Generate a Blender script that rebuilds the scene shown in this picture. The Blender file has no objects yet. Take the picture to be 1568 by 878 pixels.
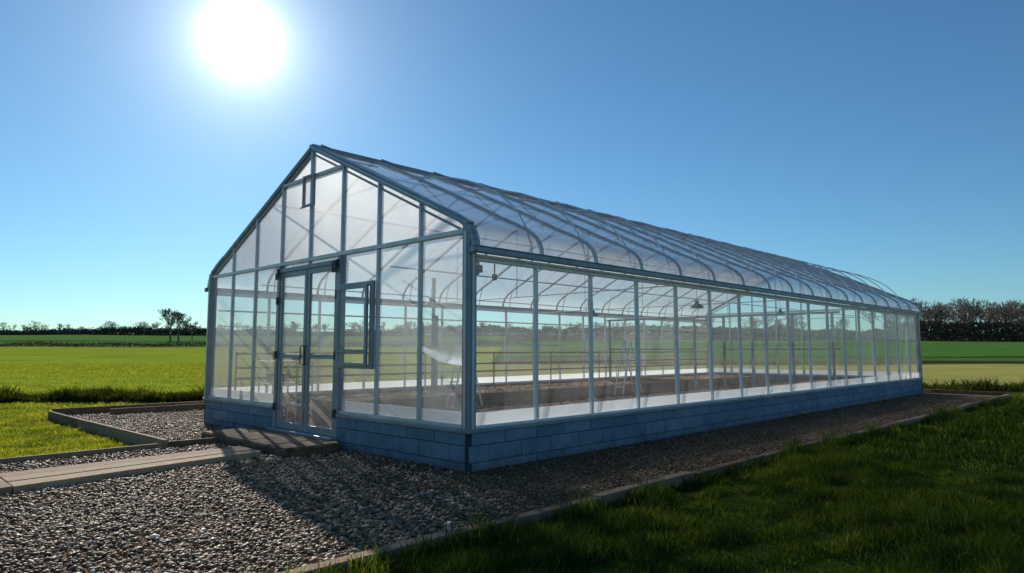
import bpy, math, random
import numpy as np
from mathutils import Vector, Matrix
random.seed(3); rng=np.random.default_rng(5)
sc=bpy.context.scene
sc.view_settings.view_transform='Standard'; sc.view_settings.look='None'; sc.view_settings.exposure=0

YAW=math.radians(44.17); PITCH=math.radians(5.37)
F=np.array([-math.sin(YAW),math.cos(YAW)]); RV=np.array([math.cos(YAW),math.sin(YAW)])
CAM=np.array([6.324,-5.735]); EYE=1.5
def P(D,R): return CAM+D*F+R*RV

# ---------------- materials ----------------
def newmat(n):
    m=bpy.data.materials.new(n); m.use_nodes=True
    nt=m.node_tree; nt.nodes.clear()
    out=nt.nodes.new('ShaderNodeOutputMaterial')
    return m,nt,out
def N(nt,t,**kw):
    n=nt.nodes.new(t)
    for k,v in kw.items():
        if k.startswith('i_'):
            n.inputs[k[2:].replace('_',' ')].default_value=v
        else: setattr(n,k,v)
    return n
def L(nt,a,b): nt.links.new(a,b)
def ramp(nt,fac,stops,interp='LINEAR'):
    r=nt.nodes.new('ShaderNodeValToRGB'); cr=r.color_ramp; cr.interpolation=interp
    while len(cr.elements)>1: cr.elements.remove(cr.elements[-1])
    cr.elements[0].position=stops[0][0]; cr.elements[0].color=(*stops[0][1],1)
    for p,c in stops[1:]:
        e=cr.elements.new(p); e.color=(*c,1)
    L(nt,fac,r.inputs[0]); return r
def math_n(nt,op,a,b=None,clamp=False):
    m=nt.nodes.new('ShaderNodeMath'); m.operation=op; m.use_clamp=clamp
    for i,v in enumerate((a,b)):
        if v is None: continue
        if isinstance(v,(int,float)): m.inputs[i].default_value=v
        else: L(nt,v,m.inputs[i])
    return m.outputs[0]
def simple(name,c1,c2,scale=4,rough=.6,metal=0,bump=.1,bscale=40,island=False,stretch=(1,1,1),spec=.5,iw=.5,dirt=0):
    m,nt,out=newmat(name)
    b=N(nt,'ShaderNodeBsdfPrincipled'); b.inputs['Roughness'].default_value=rough; b.inputs['Metallic'].default_value=metal
    b.inputs['Specular IOR Level'].default_value=spec
    tc=N(nt,'ShaderNodeTexCoord'); mp=N(nt,'ShaderNodeMapping'); mp.inputs['Scale'].default_value=stretch
    L(nt,tc.outputs['Object'],mp.inputs[0])
    no=N(nt,'ShaderNodeTexNoise',i_Scale=scale,i_Detail=6.,i_Roughness=.6); L(nt,mp.outputs[0],no.inputs['Vector'])
    fac=no.outputs[0]
    if island:
        g=N(nt,'ShaderNodeNewGeometry')
        fac=math_n(nt,'ADD',math_n(nt,'MULTIPLY',fac,1-iw),math_n(nt,'MULTIPLY',g.outputs['Random Per Island'],iw))
    r=ramp(nt,fac,[(.3,c1),(.7,c2)]); col=r.outputs[0]
    if dirt:  # splash-back dirt rising from the ground on real walls
        sx=N(nt,'ShaderNodeSeparateXYZ'); L(nt,tc.outputs['Object'],sx.inputs[0])
        h=math_n(nt,'ADD',sx.outputs[2],math_n(nt,'MULTIPLY',math_n(nt,'SUBTRACT',no.outputs[0],.5),.5))
        mr=N(nt,'ShaderNodeMapRange'); L(nt,h,mr.inputs[0]); mr.inputs[1].default_value=0; mr.inputs[2].default_value=.2; mr.inputs[3].default_value=dirt; mr.inputs[4].default_value=0
        mxd=N(nt,'ShaderNodeMix',data_type='RGBA'); L(nt,mr.outputs[0],mxd.inputs[0]); L(nt,col,mxd.inputs[6]); mxd.inputs[7].default_value=(.13,.10,.075,1); col=mxd.outputs[2]
    L(nt,col,b.inputs['Base Color'])
    nb=N(nt,'ShaderNodeTexNoise',i_Scale=bscale,i_Detail=5.); L(nt,mp.outputs[0],nb.inputs['Vector'])
    bp=N(nt,'ShaderNodeBump',i_Strength=bump,i_Distance=.02); L(nt,nb.outputs[0],bp.inputs['Height']); L(nt,bp.outputs[0],b.inputs['Normal'])
    L(nt,b.outputs[0],out.inputs[0]); return m
M_steel=simple('galvanised_steel',(.50,.51,.52),(.68,.68,.68),3,.38,.35,.05)
M_dark=simple('blue_grey_aluminium',(.22,.245,.27),(.33,.35,.38),3,.4,.3,.04)
M_white=simple('white_aluminium',(.68,.68,.67),(.82,.82,.81),3,.4,.1,.03)
M_block=simple('painted_block',(.12,.185,.25),(.22,.29,.36),5,.75,0,.45,90,True,spec=.3,iw=.3,dirt=.5)
M_mortar=simple('mortar',(.03,.045,.06),(.06,.08,.10),8,.9,0,.3,60,spec=.1)
M_wood=simple('weathered_wood',(.13,.08,.05),(.34,.225,.14),5,.85,0,.6,25,True,(1,1,1),spec=.15)
M_woodL=simple('path_board',(.25,.17,.11),(.46,.34,.22),7,.85,0,.6,25,True,(3,.6,1),spec=.15,iw=.35)
M_soil=simple('soil',(.22,.135,.08),(.50,.35,.23),7,.95,0,1.,30,spec=.05)
M_soilS=simple('soil_clods',(.24,.155,.10),(.58,.42,.29),7,.95,0,.6,30,True,spec=.05)
M_rail=simple('rust_rail',(.34,.17,.12),(.48,.29,.23),5,.6,.1,.1)
M_black=simple('black_rubber',(.02,.02,.022),(.05,.05,.055),5,.6,0,.1)
M_pot=simple('terracotta',(.30,.12,.06),(.42,.19,.10),5,.8,0,.2,spec=.2)
def glazing(name,tcol,haze,hcol,gl=.5,noise_s=1.5,hv=.5,dfac=.25,fwd=0.):
    m,nt,out=newmat(name)
    tr=N(nt,'ShaderNodeBsdfTransparent'); tr.inputs[0].default_value=(*tcol,1)
    tl=N(nt,'ShaderNodeBsdfTranslucent'); tl.inputs[0].default_value=(*hcol,1)
    df=N(nt,'ShaderNodeBsdfDiffuse'); df.inputs[0].default_value=(*hcol,1)
    mh=N(nt,'ShaderNodeMixShader'); mh.inputs[0].default_value=dfac; L(nt,tl.outputs[0],mh.inputs[1]); L(nt,df.outputs[0],mh.inputs[2])
    if fwd>0:
        rf=N(nt,'ShaderNodeBsdfRefraction'); rf.inputs['Color'].default_value=(*hcol,1); rf.inputs['Roughness'].default_value=.78; rf.inputs['IOR'].default_value=1.42
        mf=N(nt,'ShaderNodeMixShader'); mf.inputs[0].default_value=fwd; L(nt,mh.outputs[0],mf.inputs[1]); L(nt,rf.outputs[0],mf.inputs[2]); mh=mf
    g=N(nt,'ShaderNodeBsdfGlossy',i_Roughness=.04); g.inputs[0].default_value=(.95,.97,1,1)
    tc=N(nt,'ShaderNodeTexCoord')
    no=N(nt,'ShaderNodeTexNoise',i_Scale=noise_s,i_Detail=5.); L(nt,tc.outputs['Object'],no.inputs['Vector'])
    geo=N(nt,'ShaderNodeNewGeometry')
    v=math_n(nt,'ADD',math_n(nt,'MULTIPLY',no.outputs[0],.7),math_n(nt,'MULTIPLY',geo.outputs['Random Per Island'],.3))
    mr=N(nt,'ShaderNodeMapRange'); L(nt,v,mr.inputs[0]); mr.inputs[1].default_value=.25; mr.inputs[2].default_value=.75
    mr.inputs[3].default_value=haze*(1-hv); mr.inputs[4].default_value=min(haze*(1+hv),.97)
    m1=N(nt,'ShaderNodeMixShader'); L(nt,mr.outputs[0],m1.inputs[0]); L(nt,tr.outputs[0],m1.inputs[1]); L(nt,mh.outputs[0],m1.inputs[2])
    lw=N(nt,'ShaderNodeLayerWeight',i_Blend=.5)
    f=math_n(nt,'ADD',math_n(nt,'MULTIPLY',math_n(nt,'POWER',lw.outputs['Facing'],4.),gl),.03)
    m2=N(nt,'ShaderNodeMixShader'); L(nt,f,m2.inputs[0]); L(nt,m1.outputs[0],m2.inputs[1]); L(nt,g.outputs[0],m2.inputs[2])
    L(nt,m2.outputs[0],out.inputs[0]); return m
M_gside=glazing('clear_glass',(.91,.93,.94),.09,(.97,.97,.97),.5)
M_ggable=glazing('hazy_glass_lower',(.88,.91,.92),.38,(.98,.98,.98),.5,1.5,.45,.12,.45)
M_ggableU=glazing('hazy_glass_upper',(.92,.93,.94),.60,(1,1,1),.3,1.2,.3,.08,.30)
M_groof=glazing('roof_polycarbonate',(.82,.87,.91),.60,(.99,.99,1),.7,1.5,.2,.32,.42)
M_band=glazing('frosted_band',(.8,.82,.84),.85,(.98,.98,.98),.2,1.5,.1)
M_tarp=glazing('white_sheet',(.9,.9,.9),.95,(1,1,1),.1,1.5,.04,.3,.6)

# ---------------- mesh builder ----------------
def mesh_from_np(name,verts,faces_flat,sizes,mats,parent=None,smooth=False,midx=None):
    me=bpy.data.meshes.new(name)
    verts=np.asarray(verts,dtype=np.float32); ff=np.asarray(faces_flat,dtype=np.int32); sizes=np.asarray(sizes,dtype=np.int32)
    me.vertices.add(len(verts)); me.vertices.foreach_set('co',verts.ravel())
    me.loops.add(len(ff)); me.loops.foreach_set('vertex_index',ff)
    me.polygons.add(len(sizes)); st=np.concatenate([[0],np.cumsum(sizes)[:-1]]).astype(np.int32)
    me.polygons.foreach_set('loop_start',st); me.polygons.foreach_set('loop_total',sizes)
    if smooth: me.polygons.foreach_set('use_smooth',np.ones(len(sizes),dtype=bool))
    for m in mats: me.materials.append(m)
    me.update(calc_edges=True); me.validate()
    o=bpy.data.objects.new(name,me); sc.collection.objects.link(o)
    if parent: o.parent=parent
    return o
class MB:
    def __init__(s): s.v=[];s.f=[]
    def box(s,a,b):
        x0,y0,z0=a;x1,y1,z1=b;k=len(s.v)
        s.v+=[(x0,y0,z0),(x1,y0,z0),(x1,y1,z0),(x0,y1,z0),(x0,y0,z1),(x1,y0,z1),(x1,y1,z1),(x0,y1,z1)]
        for q in ((0,3,2,1),(4,5,6,7),(0,1,5,4),(1,2,6,5),(2,3,7,6),(3,0,4,7)): s.f.append(tuple(k+i for i in q))
    def beam(s,p,q,w,h,side=None,tw=0):
        p=Vector(p);q=Vector(q);d=(q-p).normalized()
        sd=Vector(side) if side else (Vector((0,0,1)).cross(d) if abs(d.z)<.95 else Vector((1,0,0)))
        sd=(sd-d*sd.dot(d)).normalized(); up=d.cross(sd); k=len(s.v)
        for c in (p,q):
            for a,b in ((-1,-1),(1,-1),(1,1),(-1,1)): s.v.append(tuple(c+sd*a*w/2+up*b*h/2))
        for f in ((0,3,2,1),(4,5,6,7),(0,1,5,4),(1,2,6,5),(2,3,7,6),(3,0,4,7)): s.f.append(tuple(k+i for i in f))
    def tube(s,pts,r,n=6):
        pts=[Vector(p) for p in pts];k=len(s.v)
        for i,p in enumerate(pts):
            d=(pts[min(i+1,len(pts)-1)]-pts[max(i-1,0)]).normalized()
            a=d.cross(Vector((0,1,0.01)) if abs(d.y)<.9 else Vector((1,0,0))).normalized(); b=d.cross(a)
            rr=r[i] if isinstance(r,(list,tuple)) else r
            for j in range(n):
                t=2*math.pi*j/n; s.v.append(tuple(p+a*rr*math.cos(t)+b*rr*math.sin(t)))
        for i in range(len(pts)-1):
            for j in range(n):
                s.f.append((k+i*n+j,k+i*n+(j+1)%n,k+(i+1)*n+(j+1)%n,k+(i+1)*n+j))
        s.f.append(tuple(k+j for j in range(n))[::-1]); s.f.append(tuple(k+(len(pts)-1)*n+j for j in range(n)))
    def poly(s,pts):
        k=len(s.v); s.v+=[tuple(p) for p in pts]; s.f.append(tuple(range(k,k+len(pts))))
    def strip(s,pts,w,h):
        for a,b in zip(pts[:-1],pts[1:]): s.beam(a,b,w,h,side=(0,1,0))
    def make(s,name,mat,parent=None,bevel=0,smooth=False):
        me=bpy.data.meshes.new(name); me.from_pydata(s.v,[],s.f); me.materials.append(mat); me.update()
        if smooth:
            for p in me.polygons: p.use_smooth=True
        o=bpy.data.objects.new(name,me); sc.collection.objects.link(o)
        if parent: o.parent=parent
        if bevel:
            b=o.modifiers.new('bevel','BEVEL'); b.width=bevel; b.segments=2; b.limit_method='ANGLE'
        return o
def empty(name,loc=(0,0,0)):
    e=bpy.data.objects.new(name,None); sc.collection.objects.link(e); e.location=loc; e.empty_display_size=.3; return e

# ---------------- greenhouse ----------------
W=8.0; LN=21.25; NB=17; BAY=1.25; ZS=.52; ZB=3.02; ZE=3.11; ZR=4.95; ZG=2.80
gh=empty('greenhouse')
def zr(w): return ZE+(ZR-ZE)*(w/4 if w<=4 else (8-w)/4)
bl=MB(); core=MB()
ch=ZS/2.5
def course(axis,length,fixed0,fixed1,skip=None,start=0):
    zs=[(0,ch*.5),(ch*.5,ch*1.5),(ch*1.5,ch*2.5-.05)]
    for ci,(z0,z1) in enumerate(zs):
        p=-.3 if ci%2 else 0
        while p<length-.01:
            a=max(p,start)+.005;b=min(p+.6,length)-.005; p+=.6
            if b-a<.03: continue
            if skip and a<skip[1] and b>skip[0]:
                if a<skip[0]: b=skip[0]
                elif b>skip[1]: a=skip[1]
                else: continue
                if b-a<.03: continue
            j=random.uniform(-.003,.003)
            if axis=='x': bl.box((-b,fixed0+j,z0+.005-.02*(ci==0)),(-a,fixed1,z1-.005))
            else: bl.box((fixed0,a,z0+.005-.02*(ci==0)),(fixed1+j,b,z1-.005))
course('x',W,-.06,.13,(2.96,5.04)); course('x',W,LN-.13,LN+.06)
course('y',LN-.14,.001,.06,None,-.05)
course('y',LN-.14,-W-.06,-W-.001,None,-.05)
core.box((-2.97,-.052,-.1),(.052,.12,ZS-.052)); core.box((-W-.052,-.052,-.1),(-5.03,.12,ZS-.052))
core.box((-.12,.121,-.1),(.052,LN-.121,ZS-.052)); core.box((-W-.052,.121,-.1),(-W+.12,LN-.121,ZS-.052))
core.box((-W-.052,LN-.12,-.1),(.052,LN+.052,ZS-.052))
bl.make('block_base_wall',M_block,gh,.004); core.make('wall_mortar_core',M_mortar,gh)
cap=MB()
cap.box((-2.96,-.085,ZS-.05),(.085,.15,ZS)); cap.box((-W-.085,-.085,ZS-.05),(-5.04,.15,ZS))
cap.box((-.16,.151,ZS-.05),(.085,LN-.151,ZS)); cap.box((-W-.085,.151,ZS-.05),(-W+.16,LN-.151,ZS))
cap.box((-W-.085,LN-.15,ZS-.05),(.085,LN+.085,ZS))
cap.make('wall_cap_sill',M_dark,gh,.006)

def gable(y,front):
    fr=MB(); dk=MB(); gl=MB(); glU=MB(); bd=MB()
    s=-1 if front else 1
    for w in range(1,8):
        z0=ZS if not(front and w==4) else 2.94
        z1=zr(w)-.03
        if front and w in (3,5): z0=.14
        if w==4: z1=4.42
        if front and w in(3,5):
            dk.box((-w-.045,y-.06,z0),(-w+.045,y+.05,2.99)); fr.box((-w-.02,y-.03,3.05),(-w+.02,y+.03,z1))
        else:
            fr.box((-w-.02,y-.03,z0),(-w+.02,y+.03,z1))
    fr.box((-4.025,y-.03,4.5),(-3.975,y+.03,ZR-.05))
    fr.box((-W+.05,y-.045,ZB-.03),(-.06,y+.045,ZB+.03))
    fr.box((-5.0,y-.04,4.42),(-3.0,y+.04,4.47))
    if front:
        fr.box((-2.955,y-.04,ZS),(-.06,y+.04,ZS+.045)); fr.box((-W+.06,y-.04,ZS),(-5.045,y+.04,ZS+.045))
        dk.box((-5.046,y-.064,2.86),(-2.954,y+.055,2.93))
    else: fr.box((-W+.06,y-.04,ZS),(-.06,y+.04,ZS+.045))
    dk.beam((-4,y,ZR),(.02,y,ZE-.01),.10,.07,side=(0,1,0)); dk.beam((-4,y,ZR),(-W-.02,y,ZE-.01),.10,.07,side=(0,1,0))
    for sx in (1,-1):
        fr.beam((-4,y-.052*(-s),ZR+.02),(-4+sx*4.0,y-.052*(-s),ZE+.01),.012,.02,side=(0,1,0))
    dk.beam((-4,y+s*.002,ZR-.1),(-.06,y+s*.002,ZE-.1),.05,.03,side=(0,1,0)); dk.beam((-4,y+s*.002,ZR-.1),(-W+.06,y+s*.002,ZE-.1),.05,.03,side=(0,1,0))
    for x in (-.0,-W):
        sx=1 if x==0 else -1
        dk.box((x-.065,y-.065,ZS),(x+.065,y+.065,ZE-.02))
        if front:
            fr.box((x-.022,y-.085,ZS),(x+.022,y-.0655,ZE-.1))
            fr.box((x+.0655,y-.02,ZS) if sx>0 else (x-.085,y-.02,ZS),(x+.085,y+.02,ZG-.05) if sx>0 else (x-.0655,y+.02,ZG-.05))
    for w in range(8):
        a,b=w+.02,w+1-.02; t=random.uniform(-.003,.003); yy=y+.004
        if front and w in (3,4): pass
        elif front and w==2:
            gl.poly([(-a,yy,ZS+.04),(-b,yy,ZS+.04),(-b,yy,1.22),(-a,yy,1.22)])
            gl.poly([(-a,yy,2.52),(-b,yy,2.52),(-b,yy,ZB),(-a,yy,ZB)])
        else:
            gl.poly([(-a,yy+t,ZS+.04),(-b,yy-t,ZS+.04),(-b,yy-t,ZB),(-a,yy+t,ZB)])
        if not(front and w in(3,4)): bd.poly([(-a,y+.012,ZS+.04),(-b,y+.012,ZS+.04),(-b,y+.012,ZS+.20),(-a,y+.012,ZS+.20)])
        glU.poly([(-a,yy,ZB+.02),(-b,yy,ZB+.02),(-b,yy,zr(b)-.02),(-a,yy,zr(a)-.02)])
    if front: glU.poly([(-3.05,y+.006,2.93),(-4.95,y+.006,2.93),(-4.95,y+.006,ZB),(-3.05,y+.006,ZB)])
    n='front' if front else 'rear'
    fr.make(n+'_gable_mullions',M_steel,gh,.003); dk.make(n+'_gable_frame',M_dark,gh,.004)
    gl.make(n+'_gable_glass',M_ggable if front else M_gside,gh); glU.make(n+'_gable_upper_glass',M_ggableU if front else M_gside,gh); bd.make(n+'_gable_frosted_band',M_band,gh)
gable(0,True); gable(LN,False)
dr=MB(); dg=MB(); dh=MB(); 
for a,b in ((3.055,3.985),(4.015,4.945)):
    z0,z1=.16,2.85; t=.075
    dr.box((-a-t,-.045,z0),(-a,.0,z1)); dr.box((-b,-.045,z0),(-b+t,.0,z1))
    for za,zb in ((z0,z0+.11),(1.36,1.43),(z1-.08,z1)): dr.box((-b+t,-.043,za),(-a-t,-.002,zb))
    dg.poly([(-a-t,-.02,z0+.11),(-b+t,-.02,z0+.11),(-b+t,-.02,1.36),(-a-t,-.02,1.36)])
    dg.poly([(-a-t,-.02,1.43),(-b+t,-.02,1.43),(-b+t,-.02,z1-.08),(-a-t,-.02,z1-.08)])
dr.make('double_door_frames',M_dark,gh,.004); dg.make('double_door_glass',M_ggable,gh)
for x in (-3.93,-4.07): dh.tube([(x,-.05,1.25),(x,-.1,1.27),(x,-.1,1.55),(x,-.05,1.57)],.012)
for x in (-3.02,-4.98):
    for z in (.45,1.35,2.3,2.8): dh.box((x-.03,-.09,z),(x+.03,-.062,z+.13))
dh.box((-3.12,-.12,2.72),(-3.0,-.092,2.9)); dh.box((-5.02,-.11,2.74),(-4.92,-.092,2.86))
dh.make('door_handles_and_hinges',M_black,gh,.004)
th=MB(); th.box((-5.05,-.16,.1),(-2.95,.12,.155)); th.make('door_threshold',M_dark,gh,.008)
vent=MB(); vg=MB()
z0,z1=1.22,2.52; xa,xb=-2.08,-2.94
def frame(mb,xa,xb,y,z0,z1,t,d):
    mb.box((xb,y-d,z0),(xb+t,y,z1)); mb.box((xa-t,y-d,z0),(xa,y,z1))
    mb.box((xb+t,y-d+.002,z0),(xa-t,y-.002,z0+t)); mb.box((xb+t,y-d+.002,z1-t),(xa-t,y-.002,z1))
frame(vent,-2.02,-2.955,-.03,z0,z1,.07,.06)
frame(vent,xa-.02,xb+.02,-.095,z0+.04,z1-.05,.05,.04)
vent.box((-2.87,-.13,1.46),(-2.15,-.1,1.51))
vg.poly([(-2.1,-.11,z0+.05),(-2.9,-.11,z0+.05),(-2.9,-.11,z1-.06),(-2.1,-.11,z1-.06)])
vent.make('casement_vent_frame',M_dark,gh,.004); vg.make('casement_vent_glass',M_gside,gh)
v2=MB(); v2g=MB()
frame(v2,-3.80,-4.16,-.05,3.92,4.46,.035,.05); v2.box((-4.19,-.115,3.9),(-3.77,-.102,3.925)); 
v2g.poly([(-3.83,-.075,3.95),(-4.13,-.075,3.95),(-4.13,-.075,4.43),(-3.83,-.075,4.43)])
v2.make('apex_vent_frame',M_dark,gh,.003); v2g.make('apex_vent_glass',M_gside,gh)

prof=[(-4.0,ZR+.02)]
for t in np.linspace(.1,1,8): prof.append((-4+3.3*t,ZR+.02-(ZR-ZE)/4*3.3*t+.035*math.sin(math.pi*t)))
p0=np.array(prof[-1]); p3=np.array([.125,ZG])
for t in np.linspace(.1,1,10):
    q=(1-t)**3*p0+3*(1-t)**2*t*(p0+(np.array([.42,-.20])))+3*(1-t)*t*t*np.array([.125,3.14])+t**3*p3
    prof.append(tuple(q))
def pr(side): return [(x,z) if side>0 else (-8-x,z) for x,z in prof]
ribs=MB(); rg=MB()
for side in (1,-1):
    pf=pr(side)
    for i in range(NB+1):
        y=i*BAY
        if i in(0,NB): y+= .03 if i==0 else -.03
        ribs.strip([(x,y,z+.012) for x,z in pf],.04,.045)
    for i in range(NB):
        y0=i*BAY+.022;y1=(i+1)*BAY-.022
        k=len(rg.v)
        for x,z in pf: rg.v+= [(x,y0,z),(x,y1,z)]
        for j in range(len(pf)-1): rg.f.append((k+2*j,k+2*j+1,k+2*j+3,k+2*j+2))
ribs.make('roof_ribs',M_steel,gh); rg.make('roof_glazing',M_groof,gh,smooth=True)
pu=MB()
for side in (1,-1):
    pf=pr(side)
    for idx in (4,):
        x,z=pf[idx]; pu.beam((x,.05,z-.05),(x,LN-.05,z-.05),.03,.03)
pu.make('roof_purlins',M_white,gh)
rd=MB(); rd.box((-4.06,-.05,ZR+.0),(-3.94,LN+.05,ZR+.055))
for i in range(NB):
    y=i*BAY+.15; rd.beam((-4.0,y,ZR+.085),(-3.6,y,ZR-.085),.03,.03)
    rd.beam((-3.62,y,ZR-.075),(-3.62,y+.95,ZR-.075),.03,.03)
rd.make('ridge_cap_and_vents',M_dark,gh,.004)
gt=MB()
for x in (.15,-W-.15):
    gt.box((x-.05,-.06,ZG-.075),(x+.05,LN+.06,ZG-.005))
    gt.box((x-.035 if x>0 else x-.06,-.08,ZG-.0045),(x+.06 if x>0 else x+.035,LN+.08,ZG+.012))
    gt.tube([(x,-.062,ZG-.04),(x,-.10,ZG-.04)],.05,10)
gt.make('eave_gutters',M_dark,gh,.006)
cb=MB()
for side in (1,-1):
    cb.strip([(x,-.01,z-.015) for x,z in pr(side)[9:]],.10,.055)
cb.make('eave_corner_brackets',M_dark,gh)
sw=MB(); sg=MB(); sb=MB(); st=MB()
for x in (0,-W):
    for i in range(1,NB):
        y=i*BAY; sw.box((x-.03,y-.022,ZS),(x+.03,y+.022,ZG-.08))
    sw.box((x-.034,.07,ZS),(x+.034,LN-.07,ZS+.03))
    sw.box((x-.036,.07,ZG-.16),(x+.036,LN-.07,ZG-.12))
    st.box((x-.05,.07,ZG-.11),(x+.05,LN-.07,ZG-.076))
    for i in range(NB):
        a,b=i*BAY+.022,(i+1)*BAY-.022; t=random.uniform(-.004,.004)
        sg.poly([(x+.005+t,a,ZS+.03),(x+.005-t,b,ZS+.03),(x+.005-t,b,ZG-.12),(x+.005+t,a,ZG-.12)])
        sb.poly([(x-.008,a,ZS+.03),(x-.008,b,ZS+.03),(x-.008,b,ZS+.19),(x-.008,a,ZS+.19)])
sw.make('side_mullions',M_white,gh,.003); sg.make('side_glass',M_gside,gh); sb.make('side_frosted_band',M_band,gh); st.make('side_top_rail',M_steel,gh)
hp=MB(); ir=MB(); rr=MB(); ip=MB()
for i in range(1,NB):
    y=i*BAY; pts=[]
    for a in np.linspace(0,math.pi,25):
        c=math.cos(a);s_=math.sin(a); pts.append((-4+3.9*math.copysign(abs(c)**.9,c),y+.05,2.66+1.85*s_**.85))
    hp.tube(pts,.014,5)
    if i%4==0:
        hp.tube([(-7.9,y+.05,2.66),(-.1,y+.05,2.66)],.012,5)
        for xx in (-6,-4,-2): hp.tube([(xx,y+.05,2.66),(xx,y+.05,4.0 if xx!=-4 else 4.5)],.009,5)
hp.make('roof_hoops',M_white,gh)
ir.box((-W+.08,.1,2.30),(-W+.11,LN-.1,2.335)); ir.box((-W+.08,.1,1.98),(-W+.105,LN-.1,2.0))
for xx,z in ((-6.2,2.75),(-2,2.75)): ir.tube([(xx,.2,z),(xx,LN-.2,z)],.012,5)
ir.make('interior_white_rails',M_white,gh)
for z in (1.42,1.12,.9): rr.tube([(-W+.35,.4,z),(-W+.35,LN-.4,z)],.022,6)
for i in range(0,9): rr.tube([(-W+.35,.4+i*2.5,.1),(-W+.35,.4+i*2.5,1.45)],.02,6)
rr.make('trellis_rails',M_rail,gh)
for x in (-7.8,-6.6,-5.2,-4.5,-3.5,-2.6,-1.4,-.3): ip.box((x-.03,13.72,.05),(x+.03,13.78,2.5))
ip.box((-7.9,13.715,2.5),(-.1,13.785,2.56)); ip.box((-7.9,13.717,1.5),(-4.53,13.783,1.54)); ip.box((-3.47,13.717,1.5),(-.1,13.783,1.54))
for y in (2.6,7.6): ip.box((-3.925,y-.025,.05),(-3.875,y+.025,2.9))
# tall dark support posts along the far aisle
for y in (1.9,5.6,9.4): ip.box((-7.48,y-.03,.05),(-7.42,y+.03,2.4))
ip.make('interior_partition_frame',M_dark,gh)
def lamp(x,y,z):
    e=empty('hanging_grow_lamp',(x,y,z)); m=MB()
    m.tube([(0,0,0),(0,0,.25)],.006,5); m.tube([(0,0,0),(0,0,-.05),(0,0,-.09)],.05,10)
    prof_=[(.06,-.08),(.10,-.1),(.16,-.16),(.17,-.19)]; k=len(m.v)
    for r,z_ in prof_:
        for j in range(14): m.v.append((r*math.cos(j*math.tau/14),r*math.sin(j*math.tau/14),z_))
    for i in range(3):
        for j in range(14): m.f.append((k+i*14+j,k+i*14+(j+1)%14,k+(i+1)*14+(j+1)%14,k+(i+1)*14+j))
    m.make('shade',M_black,e)
for p in ((-2,9.4,2.72),(-6.2,4.4,2.72),(-2,14.4,2.72),(-6.2,10.7,2.72)): lamp(*p)
cm=MB(); cm.box((-.22,.28,2.52),(-.14,.36,2.62)); cm.tube([(-.18,.32,2.66),(-.18,.32,2.62)],.015,6); cm.tube([(-.16,.30,2.56),(-.10,.22,2.50)],.035,8)
cm.tube([(-.18,.62,2.66),(-.18,.62,2.5)],.01,6); cm.tube([(-.18,.62,2.52),(-.18,.62,2.44)],.035,8)
cm.make('ventilation_motor',M_black,gh)
def bed(x0,x1,y0,y1,h,name='raised_planting_bed'):
    e=empty(name); b=MB(); t=.05; y=y0
    while y<y1-.01:
        ye=min(y+2.4,y1); j=random.uniform(-.006,.006)
        for z in (0,1):
            za=.03+z*(h/2); b.box((x0+j,y+.003,za),(x0+t+j,ye-.003,za+h/2-.005)); b.box((x1-t+j,y+.003,za),(x1+j,ye-.003,za+h/2-.005))
        b.box((x0+t+.01,y+.05,.03),(x0+t+.06,y+.1,h+.04)); b.box((x1-t-.06,y+.05,.03),(x1-t-.01,y+.1,h+.04))
        y=ye
    b.box((x0+t+.008,y0,.03),(x1-t-.008,y0+t,h+.02)); b.box((x0+t+.008,y1-t,.03),(x1-t-.008,y1,h+.02))
    b.make('bed_boards',M_wood,e,.004)
    nx,ny=30,160; xs=np.linspace(x0+t,x1-t,nx); ys=np.linspace(y0+t,y1-t,ny)
    X,Y=np.meshgrid(xs,ys); Z=h-.06+.03*np.sin((X-x0)*7+np.sin(Y*2))+rng.normal(0,.014,X.shape)
    V=np.stack([X,Y,Z],-1).reshape(-1,3); I=np.arange(nx*ny).reshape(ny,nx)
    Q=np.stack([I[:-1,:-1],I[:-1,1:],I[1:,1:],I[1:,:-1]],-1).reshape(-1,4)
    mesh_from_np('bed_soil',V,Q.ravel(),np.full(len(Q),4),[M_soil],e,True)
    return e
beds=[(-3.2,-.45,1.3,12.9,.42),(-7.4,-4.9,1.3,12.9,.5),(-3.2,-.45,14.4,20.6,.42),(-7.4,-4.9,14.4,20.6,.5)]
for b in beds: bed(*b)
fl=MB(); fl.box((-W+.14,.14,-.05),(-.14,LN-.14,.03)); fl.make('greenhouse_floor',M_soil,gh)
def ladder(x,y,rot,h=1.9):
    ld=empty('step_ladder',(x,y,.03)); ld.rotation_euler=(0,0,rot); m=MB()
    for dy in (-.2,.2):
        m.tube([(0,dy,0),(.35,dy*.7,h)],.02,6); m.tube([(.75,dy,0),(.37,dy*.7,h)],.016,6)
    for k in range(1,7): t=k/7; m.box((.35*t-.04,-.2+.06*t,h*t-.012),(.35*t+.04,.2-.06*t,h*t+.012))
    m.make('ladder_frame',M_steel,ld)
ladder(-4.4,3.4,.5); ladder(-4.3,9.2,1.2,1.7)
def stand(x,y,name='plant_stand_frame',mat=M_white,l=.5):
    gf=empty(name,(x,y,.03)); m=MB()
    for xx in (0,.6):
        for yy in (0,l): m.tube([(xx,yy,0),(xx,yy,1.25)],.014,6)
    for z in (.4,.8,1.24):
        m.tube([(0,0,z),(.6,0,z),(.6,l,z),(0,l,z),(0,0,z)],.012,6)
        for k in range(1,5): m.tube([(0,l*k/5,z+.005),(.6,l*k/5,z+.005)],.006,4)
    m.make('stand_tubes',mat,gf)
stand(-7.0,.6); stand(-6.2,.5,'plant_stand_frame',M_steel); stand(-7.0,13.0,'plant_stand_frame',M_steel,.6)
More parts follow.
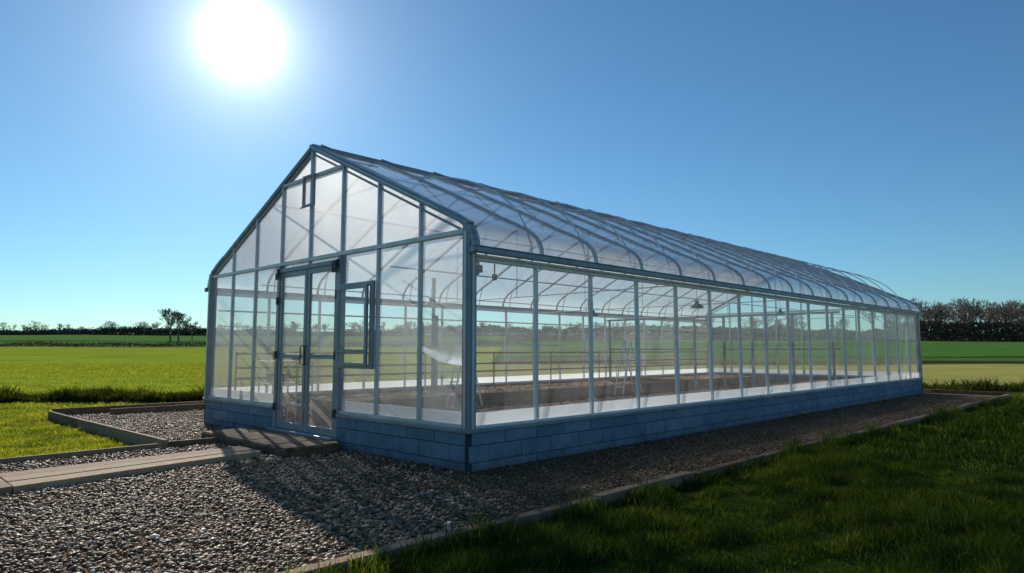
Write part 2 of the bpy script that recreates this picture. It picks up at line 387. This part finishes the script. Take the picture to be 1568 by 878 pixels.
def pot(x,y,z):
    e=empty('flower_pot',(x,y,z)); m=MB(); m.tube([(0,0,0),(0,0,.14),(0,0,.141),(0,0,.17)],[.06,.085,.098,.1],14); m.make('pot_body',M_pot,e)
for p in ((-6.8,.75,.855),(-6.55,.95,.855),(-6.0,.7,.455),(-5.8,.75,1.295),(-6.7,.8,1.295)): pot(*p)
ws=MB(); nU,nV=20,8
for i in range(nU+1):
    u=i/nU
    for j in range(nV+1):
        v=j/nV
        x=-1.47+.27*u; top=1.58-.03*math.sin(math.pi*u); bot=1.56-.29*math.sin(math.pi*.5*u)**.75
        ws.v.append((x+.10*math.sin(math.pi*v), .30+.70*u+.02*math.sin(9*u), top+(bot-top)*v))
for i in range(nU):
    for j in range(nV): k=i*(nV+1)+j; ws.f.append((k,k+1,k+nV+2,k+nV+1))
ws.make('white_plastic_sheet',M_tarp,None,smooth=True)

# ---------------- paving, edging ----------------
def boardline(name,p,q,w,z0,z1,mat,seg=2.4,jit=.012):
    m=MB(); p=np.array(p,float);q=np.array(q,float);Ln=np.linalg.norm(q-p); n=max(1,int(round(Ln/seg)))
    for i in range(n):
        a=p+(q-p)*i/n; b=p+(q-p)*(i+1)/n; d=(b-a)/np.linalg.norm(b-a)
        a=a+d*.004; b=b-d*.004; j=random.uniform(-jit,jit); j2=random.uniform(-jit,jit); pn=np.array([-d[1],d[0]])
        a=a+pn*j;b=b+pn*j2
        m.beam((a[0],a[1],(z0+z1)/2+j*.6),(b[0],b[1],(z0+z1)/2+j2*.6),w,z1-z0)
    return m.make(name,mat,None,.006)
boardline('timber_edging',(2.05,-7.5),(2.47,21.5),.12,-.35,.06,M_wood,1.8,.02)
boardline('timber_edging',(-4.75,-8.5),(-4.85,-1.98),.06,-.25,.07,M_wood)
boardline('timber_edging',(-12.0,-1.93),(-4.80,-1.90),.06,-.25,.12,M_wood)
boardline('timber_edging',(-12.0,-1.88),(-12.2,6),.06,-.25,.16,M_wood)
boardline('timber_edging',(-11.3,-.9),(-11.4,6),.06,-.25,.14,M_wood)
boardline('timber_edging',(-4.85,-1.86),(-4.9,-1.0),.05,-.25,.09,M_wood)
boardline('timber_edging',(2.5,21.55),(-2,21.75),.08,-.25,.12,M_wood)
pm=MB()
ys=[-1.25,-4.2,-7.2,-8.6]; 
def xn(y): return -2.95+(-1.3-y)*.183
def xf(y): return -3.65+(-1.2-y)*.07
for a,b in zip(ys[:-1],ys[1:]):
    n=3
    for k in range(n):
        f0,f1=k/n,(k+1)/n
        q=[]
        for (y,ff) in ((a-.005,f0),(a-.005,f1),(b+.005,f1),(b+.005,f0)):
            x=xf(y)+(xn(y)-xf(y))*ff; x+= .003 if ff==f0 else -.003
            q.append((x,y))
        kk=len(pm.v); zz=.085+random.uniform(-.005,.005)
        for z in (-.1,zz):
            for x,y in q: pm.v.append((x,y,z))
        for f in ((0,1,2,3),(7,6,5,4),(1,0,4,5),(2,1,5,6),(3,2,6,7),(0,3,7,4)): pm.f.append(tuple(kk+i for i in f))
pm.make('boardwalk_path',M_woodL,None,.008)
dk=MB()
for k in range(6):
    y1=-.165-k*.148; y0=y1-.142; j=random.uniform(-.02,.02)
    dk.box((-5.55+j,y0,.085+random.uniform(-.002,.002)),(-2.66+j,y1,.125))
dk.box((-5.5,-1.02,-.05),(-2.7,-.17,.08))
dk.box((-5.56,-1.065,-.05),(-2.65,-1.026,.11))
dk.make('wooden_doorstep',M_wood,None,.005)

# ---------------- gravel & ground ----------------
def gravel_mat(name,cols,spec=.25,nsc=60.):
    m,nt,out=newmat(name); b=N(nt,'ShaderNodeBsdfPrincipled',i_Roughness=.6); b.inputs['Specular IOR Level'].default_value=spec
    g=N(nt,'ShaderNodeNewGeometry'); r=ramp(nt,g.outputs['Random Per Island'],cols)
    tc=N(nt,'ShaderNodeTexCoord'); no=N(nt,'ShaderNodeTexNoise',i_Scale=nsc,i_Detail=3.); L(nt,tc.outputs['Object'],no.inputs['Vector'])
    mx=N(nt,'ShaderNodeMix',data_type='RGBA',blend_type='MULTIPLY'); mx.inputs[0].default_value=.6
    L(nt,r.outputs[0],mx.inputs[6]); rr_=ramp(nt,no.outputs[0],[(.3,(.6,.6,.6)),(.7,(1.1,1.1,1.1))]); L(nt,rr_.outputs[0],mx.inputs[7])
    n4=N(nt,'ShaderNodeTexNoise',i_Scale=1.1,i_Detail=4.); L(nt,tc.outputs['Object'],n4.inputs['Vector'])
    r4=ramp(nt,n4.outputs[0],[(.35,(.68,.63,.58)),(.62,(1.08,1.05,1.0))])
    m4=N(nt,'ShaderNodeMix',data_type='RGBA',blend_type='MULTIPLY'); m4.inputs[0].default_value=.9; L(nt,mx.outputs[2],m4.inputs[6]); L(nt,r4.outputs[0],m4.inputs[7])
    L(nt,m4.outputs[2],b.inputs['Base Color']); L(nt,b.outputs[0],out.inputs[0]); return m
M_grav=gravel_mat('gravel_stones',[(0,(.10,.055,.027)),(.4,(.24,.14,.075)),(.72,(.36,.225,.13)),(.9,(.50,.345,.22)),(.97,(.70,.56,.41)),(1,(.88,.80,.68))],.3)
M_gravD=gravel_mat('fine_soil_gravel',[(0,(.09,.052,.027)),(.5,(.20,.125,.07)),(.9,(.32,.21,.13)),(1,(.5,.39,.28))],.08)
m,nt,out=newmat('gravel_bed'); b=N(nt,'ShaderNodeBsdfPrincipled',i_Roughness=.9); b.inputs['Specular IOR Level'].default_value=.1; tc=N(nt,'ShaderNodeTexCoord')
vo=N(nt,'ShaderNodeTexVoronoi',i_Scale=32.); L(nt,tc.outputs['Object'],vo.inputs['Vector'])
no=N(nt,'ShaderNodeTexNoise',i_Scale=1.2,i_Detail=6.); L(nt,tc.outputs['Object'],no.inputs['Vector'])
bw=N(nt,'ShaderNodeSeparateColor'); L(nt,vo.outputs['Color'],bw.inputs[0])
r=ramp(nt,bw.outputs[0],[(0,(.08,.05,.025)),(.6,(.21,.13,.07)),(1,(.36,.25,.155))])
r2=ramp(nt,no.outputs[0],[(.3,(.6,.57,.55)),(.7,(1,1,1))])
mx=N(nt,'ShaderNodeMix',data_type='RGBA',blend_type='MULTIPLY'); mx.inputs[0].default_value=1; L(nt,r.outputs[0],mx.inputs[6]); L(nt,r2.outputs[0],mx.inputs[7])
L(nt,mx.outputs[2],b.inputs['Base Color']); bp=N(nt,'ShaderNodeBump',i_Strength=1.,i_Distance=.02); bp.invert=True; L(nt,vo.outputs['Distance'],bp.inputs['Height']); L(nt,bp.outputs[0],b.inputs['Normal'])
L(nt,b.outputs[0],out.inputs[0]); M_gbed=m
gp=MB()
gp.poly([(-4.78,-8.6,0),(2.04,-8.6,0),(2.46,21.6,0),(-4.78,21.6,0)])
gp.poly([(-12.0,-1.9,.004),(-4.782,-1.9,.004),(-4.782,21.6,.004),(-12.0,21.6,.004)])
gp.make('gravel_yard',M_gbed)
t_=(1+5**.5)/2
ico=np.array([(-1,t_,0),(1,t_,0),(-1,-t_,0),(1,-t_,0),(0,-1,t_),(0,1,t_),(0,-1,-t_),(0,1,-t_),(t_,0,-1),(t_,0,1),(-t_,0,-1),(-t_,0,1)])/1.902
icf=np.array([(0,11,5),(0,5,1),(0,1,7),(0,7,10),(0,10,11),(1,5,9),(5,11,4),(11,10,2),(10,7,6),(7,1,8),(3,9,4),(3,4,2),(3,2,6),(3,6,8),(3,8,9),(4,9,5),(2,4,11),(6,2,10),(8,6,7),(9,8,1)])
def stones(name,pts,z,smin,smax,mat,parent=None,flat=.65):
    n=len(pts); s=rng.uniform(0,1,n)**2.6*(smax-smin)+smin
    sc3=rng.uniform(.6,1.3,(n,1,3))*s[:,None,None]; sc3[:,:,2]*=flat
    V=ico[None]*rng.uniform(.8,1.2,(n,12,1))*sc3
    a=rng.uniform(0,6.28,n); b_=rng.normal(0,.5,n)
    ca,sa,cb_,sb_=np.cos(a)[:,None],np.sin(a)[:,None],np.cos(b_)[:,None],np.sin(b_)[:,None]
    x,y,zz=V[...,0],V[...,1],V[...,2]
    y,zz=y*cb_-zz*sb_, y*sb_+zz*cb_
    x,y=x*ca-y*sa, x*sa+y*ca
    V=np.stack([x+pts[:,0:1],y+pts[:,1:2],zz+z+ (s*rng.uniform(.0,.5,n))[:,None]],-1).reshape(-1,3)
    Fc=(icf[None]+12*np.arange(n)[:,None,None]).reshape(-1)
    return mesh_from_np(name,V,Fc,np.full(n*20,3),[mat],parent)
def uni(n,x0,x1,y0,y1): return np.stack([rng.uniform(x0,x1,n),rng.uniform(y0,y1,n)],-1)
def vnoise(p,s,seed=0):
    r_=np.random.default_rng(seed); o_=np.zeros(len(p))
    for k in range(5):
        a_=r_.uniform(0,6.28); f=s*r_.uniform(.6,1.8); o_+=np.sin(p[:,0]*f*math.cos(a_)+p[:,1]*f*math.sin(a_)+r_.uniform(0,6.28))
    return o_/5
a=uni(72000,-3.0,2.0,-6.2,-.08); a=a[a[:,0]>-2.93+(-1.3-a[:,1]).clip(0)*.183]; a=a[~((a[:,0]<-2.6)&(a[:,1]>-1.1))]
a=a[(vnoise(a,3.5,11)+rng.uniform(-.5,1.3,len(a)))>-.15]
d=(a-CAM)@F; a=a[d>3.2]
dm=(a[:,1]+.5*a[:,0].clip(-1,2)+.4*vnoise(a,2.5,7)+rng.uniform(-.5,.5,len(a)))>-.75
b1=uni(9000,.08,2.05,-.1,6); b2=uni(6000,.08,2.2,6,20)
c1=uni(6000,-4.7,-3.5,-5.5,-1.1); c1=c1[c1[:,0]<-3.66+(-1.2-c1[:,1])*.07]
c2=uni(14000,-11.9,-4.9,-1.85,-.1); c2=c2[~((c2[:,0]>-5.6)&(c2[:,1]>-1.08))]; c3=uni(5000,-11.9,-8.1,-.1,3)
stones('gravel',np.concatenate([a[~dm],c1,c2,c3]),.004,.006,.030,M_grav)
stones('gravel',np.concatenate([a[dm],b1,b2]),.003,.006,.021,M_gravD)
for (x0,x1,y0,y1,h) in beds[:2]:
    stones('soil_clods',uni(4500,x0+.08,x1-.08,y0+.08,min(y1,12)-.08),h-.05,.012,.05,M_soilS,gh)

kD=[-200,28,60,110,150,200,300,600,1500,4000]; kZ=[-.08,-.08,.25,1.25,2.5,4.3,8.0,15,34,60]
def hz(D): return np.interp(D,kD,kZ)
Ds=np.concatenate([np.linspace(-60,24,22),np.linspace(26,120,60),np.linspace(124,400,80),np.linspace(430,4000,30)])
Rs=np.concatenate([np.linspace(-3500,-300,20),np.linspace(-280,280,90),np.linspace(300,3500,20)])
X,Y=np.meshgrid(Rs,Ds); Z=hz(Y)+np.clip((Y-150)/100,0,1)*.35*np.sin(X/41)+np.clip((Y-26)/60,0,1)*.08*np.sin(X/9+Y/7)
V=np.stack([X,Y,Z],-1).reshape(-1,3); I=np.arange(X.size).reshape(X.shape)
Q=np.stack([I[:-1,:-1],I[:-1,1:],I[1:,1:],I[1:,:-1]],-1).reshape(-1,4)
m,nt,out=newmat('field_grass'); b=N(nt,'ShaderNodeBsdfDiffuse')
tc=N(nt,'ShaderNodeTexCoord'); sx=N(nt,'ShaderNodeSeparateXYZ'); L(nt,tc.outputs['Object'],sx.inputs[0])
nz=N(nt,'ShaderNodeTexNoise',i_Scale=.06,i_Detail=4.); L(nt,tc.outputs['Object'],nz.inputs['Vector'])
dist=math_n(nt,'DIVIDE',math_n(nt,'ADD',sx.outputs[1],math_n(nt,'MULTIPLY',math_n(nt,'SUBTRACT',nz.outputs[0],.5),6.)),400.)
YG=(.29,.37,.04); GR=(.085,.18,.055); LW=(.05,.08,.016); DKG=(.035,.055,.018); TAN=(.35,.34,.11)
def bands(lst):
    st=[]
    for i,(d_,c) in enumerate(lst):
        if i>0: st.append((d_/400-.001,lst[i-1][1]))
        st.append((d_/400+.001,c))
    return st
rl=ramp(nt,dist,bands([(0,(.19,.245,.035)),(20.5,DKG),(22,YG),(136,(.26,.21,.10)),(141,GR),(190,(.05,.075,.03)),(197,(.12,.22,.065)),(290,(.05,.07,.03))]))
rr2=ramp(nt,dist,bands([(0,LW),(25,(.06,.07,.02)),(29,TAN),(58,DKG),(66,(.09,.16,.045)),(80,DKG),(84,(.08,.20,.045)),(195,(.05,.05,.03))]))
fs=math_n(nt,'GREATER_THAN',sx.outputs[0],-2.)
mx=N(nt,'ShaderNodeMix',data_type='RGBA'); L(nt,fs,mx.inputs[0]); L(nt,rl.outputs[0],mx.inputs[6]); L(nt,rr2.outputs[0],mx.inputs[7])
n2=N(nt,'ShaderNodeTexNoise',i_Scale=.5,i_Detail=9.,i_Roughness=.7)
mp=N(nt,'ShaderNodeMapping'); mp.inputs['Scale'].default_value=(.25,1,1); L(nt,tc.outputs['Object'],mp.inputs[0]); L(nt,mp.outputs[0],n2.inputs['Vector'])
r3=ramp(nt,n2.outputs[0],[(.3,(.55,.6,.5)),(.5,(.95,.95,.9)),(.72,(1.3,1.2,1.1))])
mx2=N(nt,'ShaderNodeMix',data_type='RGBA',blend_type='MULTIPLY'); mx2.inputs[0].default_value=1; L(nt,mx.outputs[2],mx2.inputs[6]); L(nt,r3.outputs[0],mx2.inputs[7])
L(nt,mx2.outputs[2],b.inputs['Color'])
n3=N(nt,'ShaderNodeTexNoise',i_Scale=12.,i_Detail=8.); L(nt,tc.outputs['Object'],n3.inputs['Vector'])
bp=N(nt,'ShaderNodeBump',i_Strength=.4,i_Distance=.06); L(nt,n3.outputs[0],bp.inputs['Height']); L(nt,bp.outputs[0],b.inputs['Normal'])
L(nt,b.outputs[0],out.inputs[0])
ter=mesh_from_np('ground',V,Q.ravel(),np.full(len(Q),4),[m],None,True)
ter.location=(CAM[0],CAM[1],0); ter.rotation_euler=(0,0,YAW)

def grass_mat(name,c,tf=.55,tint=(1.7,1.6,.8,1)):
    m,nt,out=newmat(name); g=N(nt,'ShaderNodeNewGeometry'); r=ramp(nt,g.outputs['Random Per Island'],c)
    tc=N(nt,'ShaderNodeTexCoord'); no=N(nt,'ShaderNodeTexNoise',i_Scale=1.3,i_Detail=3.); L(nt,tc.outputs['Object'],no.inputs['Vector'])
    rv=ramp(nt,no.outputs[0],[(.35,(.5,.6,.7)),(.65,(1.5,1.3,1.0))])
    mv=N(nt,'ShaderNodeMix',data_type='RGBA',blend_type='MULTIPLY'); mv.inputs[0].default_value=1; L(nt,r.outputs[0],mv.inputs[6]); L(nt,rv.outputs[0],mv.inputs[7])
    d_=N(nt,'ShaderNodeBsdfDiffuse'); t=N(nt,'ShaderNodeBsdfTranslucent'); L(nt,mv.outputs[2],d_.inputs[0])
    mx=N(nt,'ShaderNodeMix',data_type='RGBA',blend_type='MULTIPLY'); mx.inputs[0].default_value=1; mx.inputs[7].default_value=tint; L(nt,mv.outputs[2],mx.inputs[6]); L(nt,mx.outputs[2],t.inputs[0])
    ms=N(nt,'ShaderNodeMixShader'); ms.inputs[0].default_value=tf; L(nt,d_.outputs[0],ms.inputs[1]); L(nt,t.outputs[0],ms.inputs[2])
    L(nt,ms.outputs[0],out.inputs[0]); return m
M_gr=grass_mat('lawn_blades',[(0,(.022,.046,.011)),(.5,(.047,.088,.017)),(.86,(.09,.135,.026)),(1,(.22,.19,.09))])
def blades(name,pts,z,h,w,mat,cl=.6):
    n=len(pts); hh=h*rng.uniform(.45,1.3,n)*(1+cl*1.3*vnoise(pts,2.2,3)+cl*vnoise(pts,8,4)).clip(.25); ww=w*rng.uniform(.7,1.3,n)
    a_=rng.uniform(0,6.28,n); dx,dy=np.cos(a_),np.sin(a_); le=rng.uniform(.1,.95,n)*hh; la=rng.uniform(0,6.28,n)
    lx,ly=np.cos(la)*le,np.sin(la)*le; x,y=pts[:,0],pts[:,1]; z=np.broadcast_to(z,(n,))
    V=np.stack([np.stack([x-dx*ww,y-dy*ww,z],-1),np.stack([x+dx*ww,y+dy*ww,z],-1),
      np.stack([x+lx*.35+dx*ww*.8,y+ly*.35+dy*ww*.8,z+hh*.6],-1),np.stack([x+lx*.35-dx*ww*.8,y+ly*.35-dy*ww*.8,z+hh*.6],-1),
      np.stack([x+lx,y+ly,z+hh],-1)],1).reshape(-1,3)
    k=5*np.arange(n)[:,None]; q=np.concatenate([k,k+1,k+2,k+3,k+3,k+2,k+4],1)
    return mesh_from_np(name,V,q.ravel(),np.tile([4,3],n),[mat])
def xe(y): return 2.05+.0145*(y+7.5)+.075
g1=uni(250000,2.1,7.5,-5.5,5); D=(g1-CAM)@F; R=(g1-CAM)@RV; g1=g1[(D>3)&(R/D<.95)&(g1[:,0]>xe(g1[:,1]))]
g2=uni(110000,2.3,14,5,24); D=(g2-CAM)@F; R=(g2-CAM)@RV; g2=g2[(R/D<.95)&(g2[:,0]>xe(g2[:,1]))]
blades('lawn_grass',g1,-.09,.10,.0035,M_gr,.8)
blades('lawn_grass',g2,-.09,.10,.008,M_gr,.8)
yy=rng.uniform(-6,20,6000); ge=np.stack([xe(yy)+.01+np.abs(rng.normal(0,.05,6000)),yy],-1); blades('edge_grass',ge,-.07,.15,.0045,M_gr,.9)
g3=uni(120000,-20,-4.85,-9,-1.98); D=(g3-CAM)@F; R=(g3-CAM)@RV; g3=g3[(D>6)&(R/D>-.95)]
M_gr2=grass_mat('meadow_blades',[(0,(.09,.125,.018)),(.5,(.155,.20,.026)),(.85,(.22,.26,.038)),(1,(.34,.30,.11))])
blades('meadow_grass',g3,-.09,.06,.006,M_gr2,.6)
gx=uni(16000,-20,-12.3,-1.98,6); blades('meadow_grass',gx,-.09,.06,.012,M_gr2,.4)
def marg(n,D0,D1,R0,R1):
    d=rng.uniform(D0,D1,n);r=rng.uniform(R0,R1,n); return CAM[None]+d[:,None]*F[None]+r[:,None]*RV[None]
M_tuft=grass_mat('tuft_blades',[(0,(.02,.03,.01)),(.6,(.04,.06,.016)),(1,(.09,.10,.03))],.3)
mt=np.concatenate([marg(30000,20.4,21.8,-25,-8),marg(9000,26,28.5,15,32)]); blades('field_margin_tufts',mt,-.08,.24,.014,M_tuft,1.)
fm=marg(110000,22,60,-60,-6); DD=(fm-CAM)@F; blades('field_crop',fm,hz(DD)-.01,.07,.014,M_gr2,.3)

# ---------------- trees ----------------
def branch_segs(seed,H,depth=6,spread=.55,rad=.22):
    r=random.Random(seed); segs=[]
    def rec(p,d,l,ra,lev):
        n=2 if lev<3 else 1
        for s_ in range(n):
            d2=(d+Vector((r.uniform(-1,1),r.uniform(-1,1),r.uniform(-.3,.6)))*.16).normalized()
            q=p+d2*l/n; ra2=ra*.84; segs.append((p,q,ra,ra2)); p,d,ra=q,d2,ra2
            if lev>0 and n==2 and s_==0 and r.random()<.8 and lev<depth:
                ax=Vector((r.uniform(-1,1),r.uniform(-1,1),.25)); rec(p,(d+ax*spread*1.3).normalized(),l*.6,ra*.55,lev+1)
        if lev>=depth: return
        for k in range(r.choice((2,3,3)) if lev else 4):
            ax=Vector((r.uniform(-1,1),r.uniform(-1,1),r.uniform(-.1,.5))); rec(p,(d+ax*spread*1.2).normalized(),l*r.uniform(.66,.85),ra*.68,lev+1)
    rec(Vector((0,0,0)),Vector((0,0,1)),H*.2,rad,0)
    return segs
def seg_mesh(segs,minr):
    P0=np.array([s[0] for s in segs]);P1=np.array([s[1] for s in segs]);r0=np.maximum([s[2] for s in segs],minr);r1=np.maximum([s[3] for s in segs],minr*.7)
    d=P1-P0; d/=np.linalg.norm(d,axis=1)[:,None]+1e-9; ref=np.where(np.abs(d[:,2:3])<.9,[[0,0,1.]],[[1.,0,0]])
    a=np.cross(d,ref); a/=np.linalg.norm(a,axis=1)[:,None]; b=np.cross(d,a); V=[]
    for Pp,rr_ in ((P0,r0),(P1,r1)):
        for j in range(3):
            t=j*2*math.pi/3; V.append(Pp+(a*math.cos(t)+b*math.sin(t))*rr_[:,None])
    V=np.stack(V,1).reshape(-1,3); k=6*np.arange(len(segs))[:,None,None]
    Fq=(np.array([[0,1,4,3],[1,2,5,4],[2,0,3,5]])[None]+k).reshape(-1,4)
    return V,Fq
M_hazed_bark=simple('hazed_bark',(.15,.125,.11),(.25,.215,.19),2,.9,0,.2,spec=.1)  # bark colour lightened and cooled; distance haze is painted into the albedo
variants=[seg_mesh(branch_segs(s,11,5),.028) for s in (1,2,3,4)]
def place(lst,name):
    Vs,Fs,off=[],[],0
    for (vi,x,y,z,s,rot) in lst:
        V,Fq=variants[vi]; c,sn=math.cos(rot),math.sin(rot)
        W_=np.stack([(V[:,0]*c-V[:,1]*sn)*s+x,(V[:,0]*sn+V[:,1]*c)*s+y,V[:,2]*s+z],-1)
        Vs.append(W_);Fs.append(Fq+off);off+=len(V)
    Vs=np.concatenate(Vs);Fs=np.concatenate(Fs); return mesh_from_np(name,Vs,Fs.ravel(),np.full(len(Fs),4),[M_hazed_bark])
hv=[v[0][:,2].max() for v in variants]
lst=[]
for i in range(80):
    R=random.uniform(112,235); D=random.uniform(196,222); p=P(D,R); v=random.randrange(4); lst.append((v,p[0],p[1],hz(D)-.2,random.uniform(9.5,13.8)/hv[v],random.uniform(0,6.28)))
for i in range(12):
    R=random.uniform(60,110); D=random.uniform(196,222); p=P(D,R); v=random.randrange(4); lst.append((v,p[0],p[1],hz(D)-.2,random.uniform(6,9)/hv[v],random.uniform(0,6.28)))
place(lst,'distant_treeline')
lst=[]
for i in range(150):
    R=random.uniform(-260,90); D=random.uniform(290,340); p=P(D,R); v=random.randrange(4); lst.append((v,p[0],p[1],hz(D)-.3,random.uniform(3.2,7.2)/hv[v],random.uniform(0,6.28)))
place(lst,'distant_treeline')
variants.append(seg_mesh(branch_segs(21,10,6,.6,.26),.03)); hv.append(variants[-1][0][:,2].max())
variants.append(seg_mesh(branch_segs(8,10,6,.75,.26),.03)); hv.append(variants[-1][0][:,2].max())
def single(px,D,H,v):
    R=(px-784)/1032*D; p=P(D,R); place([(v,p[0],p[1],hz(D)-.1,H/hv[v],1.1)],'bare_tree')
single(263,190,9.6,4); single(275,194,8.6,5); single(296,205,6,2); single(848,205,5,1)
def hedge(name,D0,D1,R0,R1,n,h0,h1,size,cols,freq=.05):
    d=rng.uniform(D0,D1,n);r=rng.uniform(R0,R1,n); q=np.stack([r,d],-1)
    top=h0+(h1-h0)*(.5+.8*vnoise(q,freq,2)+.45*vnoise(q,freq*6,5)).clip(0,1.4)
    zz=hz(d)+top*rng.uniform(0,1,n)**.7
    C=np.concatenate([CAM[None]+d[:,None]*F[None]+r[:,None]*RV[None],zz[:,None]],1)
    V=C[:,None]+rng.normal(0,size,(n,3,3)); k=np.arange(3*n)
    return mesh_from_np(name,V.reshape(-1,3),k,np.full(n,3),[gravel_mat(name+'_leaf',cols,0,.3)])
brn=[(0,(.09,.075,.055)),(.5,(.17,.135,.10)),(1,(.27,.225,.17))]
grb=[(0,(.06,.065,.055)),(.5,(.11,.11,.09)),(1,(.19,.17,.15))]
hedge('woodland_understorey',192,200,110,235,30000,3.6,7.0,.3,brn)
hedge('woodland_understorey',192,200,50,110,14000,1.6,3.8,.3,brn)
hedge('distant_hedgerow',285,300,-300,120,60000,1.0,4.8,.32,grb,.06)
hedge('field_hedge',137,140,-120,10,9000,.3,.9,.12,[(0,(.08,.07,.03)),(1,(.25,.2,.09))],.3)

# ---------------- light & sky ----------------
sd=np.array([-.9577,.41]); az=math.atan2(sd[0],sd[1]); el=math.radians(23.76)
w=bpy.data.worlds.new('World'); sc.world=w; w.use_nodes=True; nt=w.node_tree; nt.nodes.clear()
out=N(nt,'ShaderNodeOutputWorld'); bg=N(nt,'ShaderNodeBackground',i_Strength=.088); sky=N(nt,'ShaderNodeTexSky')
sky.sky_type='NISHITA'; sky.sun_disc=False; sky.sun_elevation=el; sky.sun_rotation=az; sky.altitude=0; sky.air_density=1; sky.dust_density=.12; sky.ozone_density=2.2
tn=N(nt,'ShaderNodeMix',data_type='RGBA',blend_type='MULTIPLY'); tn.inputs[0].default_value=1; tn.inputs[7].default_value=(.57,.92,1.12,1)
L(nt,sky.outputs[0],tn.inputs[6]); L(nt,tn.outputs[2],bg.inputs[0])
tc=N(nt,'ShaderNodeTexCoord'); vn=N(nt,'ShaderNodeVectorMath',operation='NORMALIZE'); L(nt,tc.outputs['Generated'],vn.inputs[0])
dt=N(nt,'ShaderNodeVectorMath',operation='DOT_PRODUCT'); L(nt,vn.outputs[0],dt.inputs[0])
sv=Vector((sd[0],sd[1],0)).normalized()*math.cos(el)+Vector((0,0,math.sin(el))); dt.inputs[1].default_value=sv
ang=math_n(nt,'MULTIPLY',math_n(nt,'ARCCOSINE',math_n(nt,'MINIMUM',dt.outputs['Value'],.999999)),57.2958)
def expn(mul,s,p):
    e=math_n(nt,'POWER',math_n(nt,'DIVIDE',ang,s),p); return math_n(nt,'MULTIPLY',math_n(nt,'EXPONENT',math_n(nt,'MULTIPLY',e,-1.)),mul)
g=math_n(nt,'ADD',math_n(nt,'ADD',expn(14.,1.4,2.),expn(2.0,2.2,1.)),expn(.26,7.5,1.))
bg2=N(nt,'ShaderNodeBackground'); bg2.inputs[0].default_value=(.97,.985,1,1); L(nt,g,bg2.inputs[1])
ad=N(nt,'ShaderNodeAddShader'); L(nt,bg.outputs[0],ad.inputs[0]); L(nt,bg2.outputs[0],ad.inputs[1]); L(nt,ad.outputs[0],out.inputs[0])
sl=bpy.data.lights.new('sun','SUN'); sl.energy=5.; sl.angle=math.radians(.5); sl.color=(1,.91,.78)
so=bpy.data.objects.new('sun',sl); sc.collection.objects.link(so)
ls=Vector((-.948,.318,0)).normalized()*math.cos(el)+Vector((0,0,math.sin(el)))
so.rotation_euler=ls.to_track_quat('Z','Y').to_euler()
so.location=(-20,10,20)
cd=bpy.data.cameras.new('camera'); co=bpy.data.objects.new('camera',cd); sc.collection.objects.link(co)
cd.lens=23.7; cd.sensor_width=36; cd.clip_end=8000; cd.clip_start=.05
co.location=(CAM[0],CAM[1],EYE); co.rotation_euler=(math.pi/2+PITCH,0,YAW); sc.camera=co
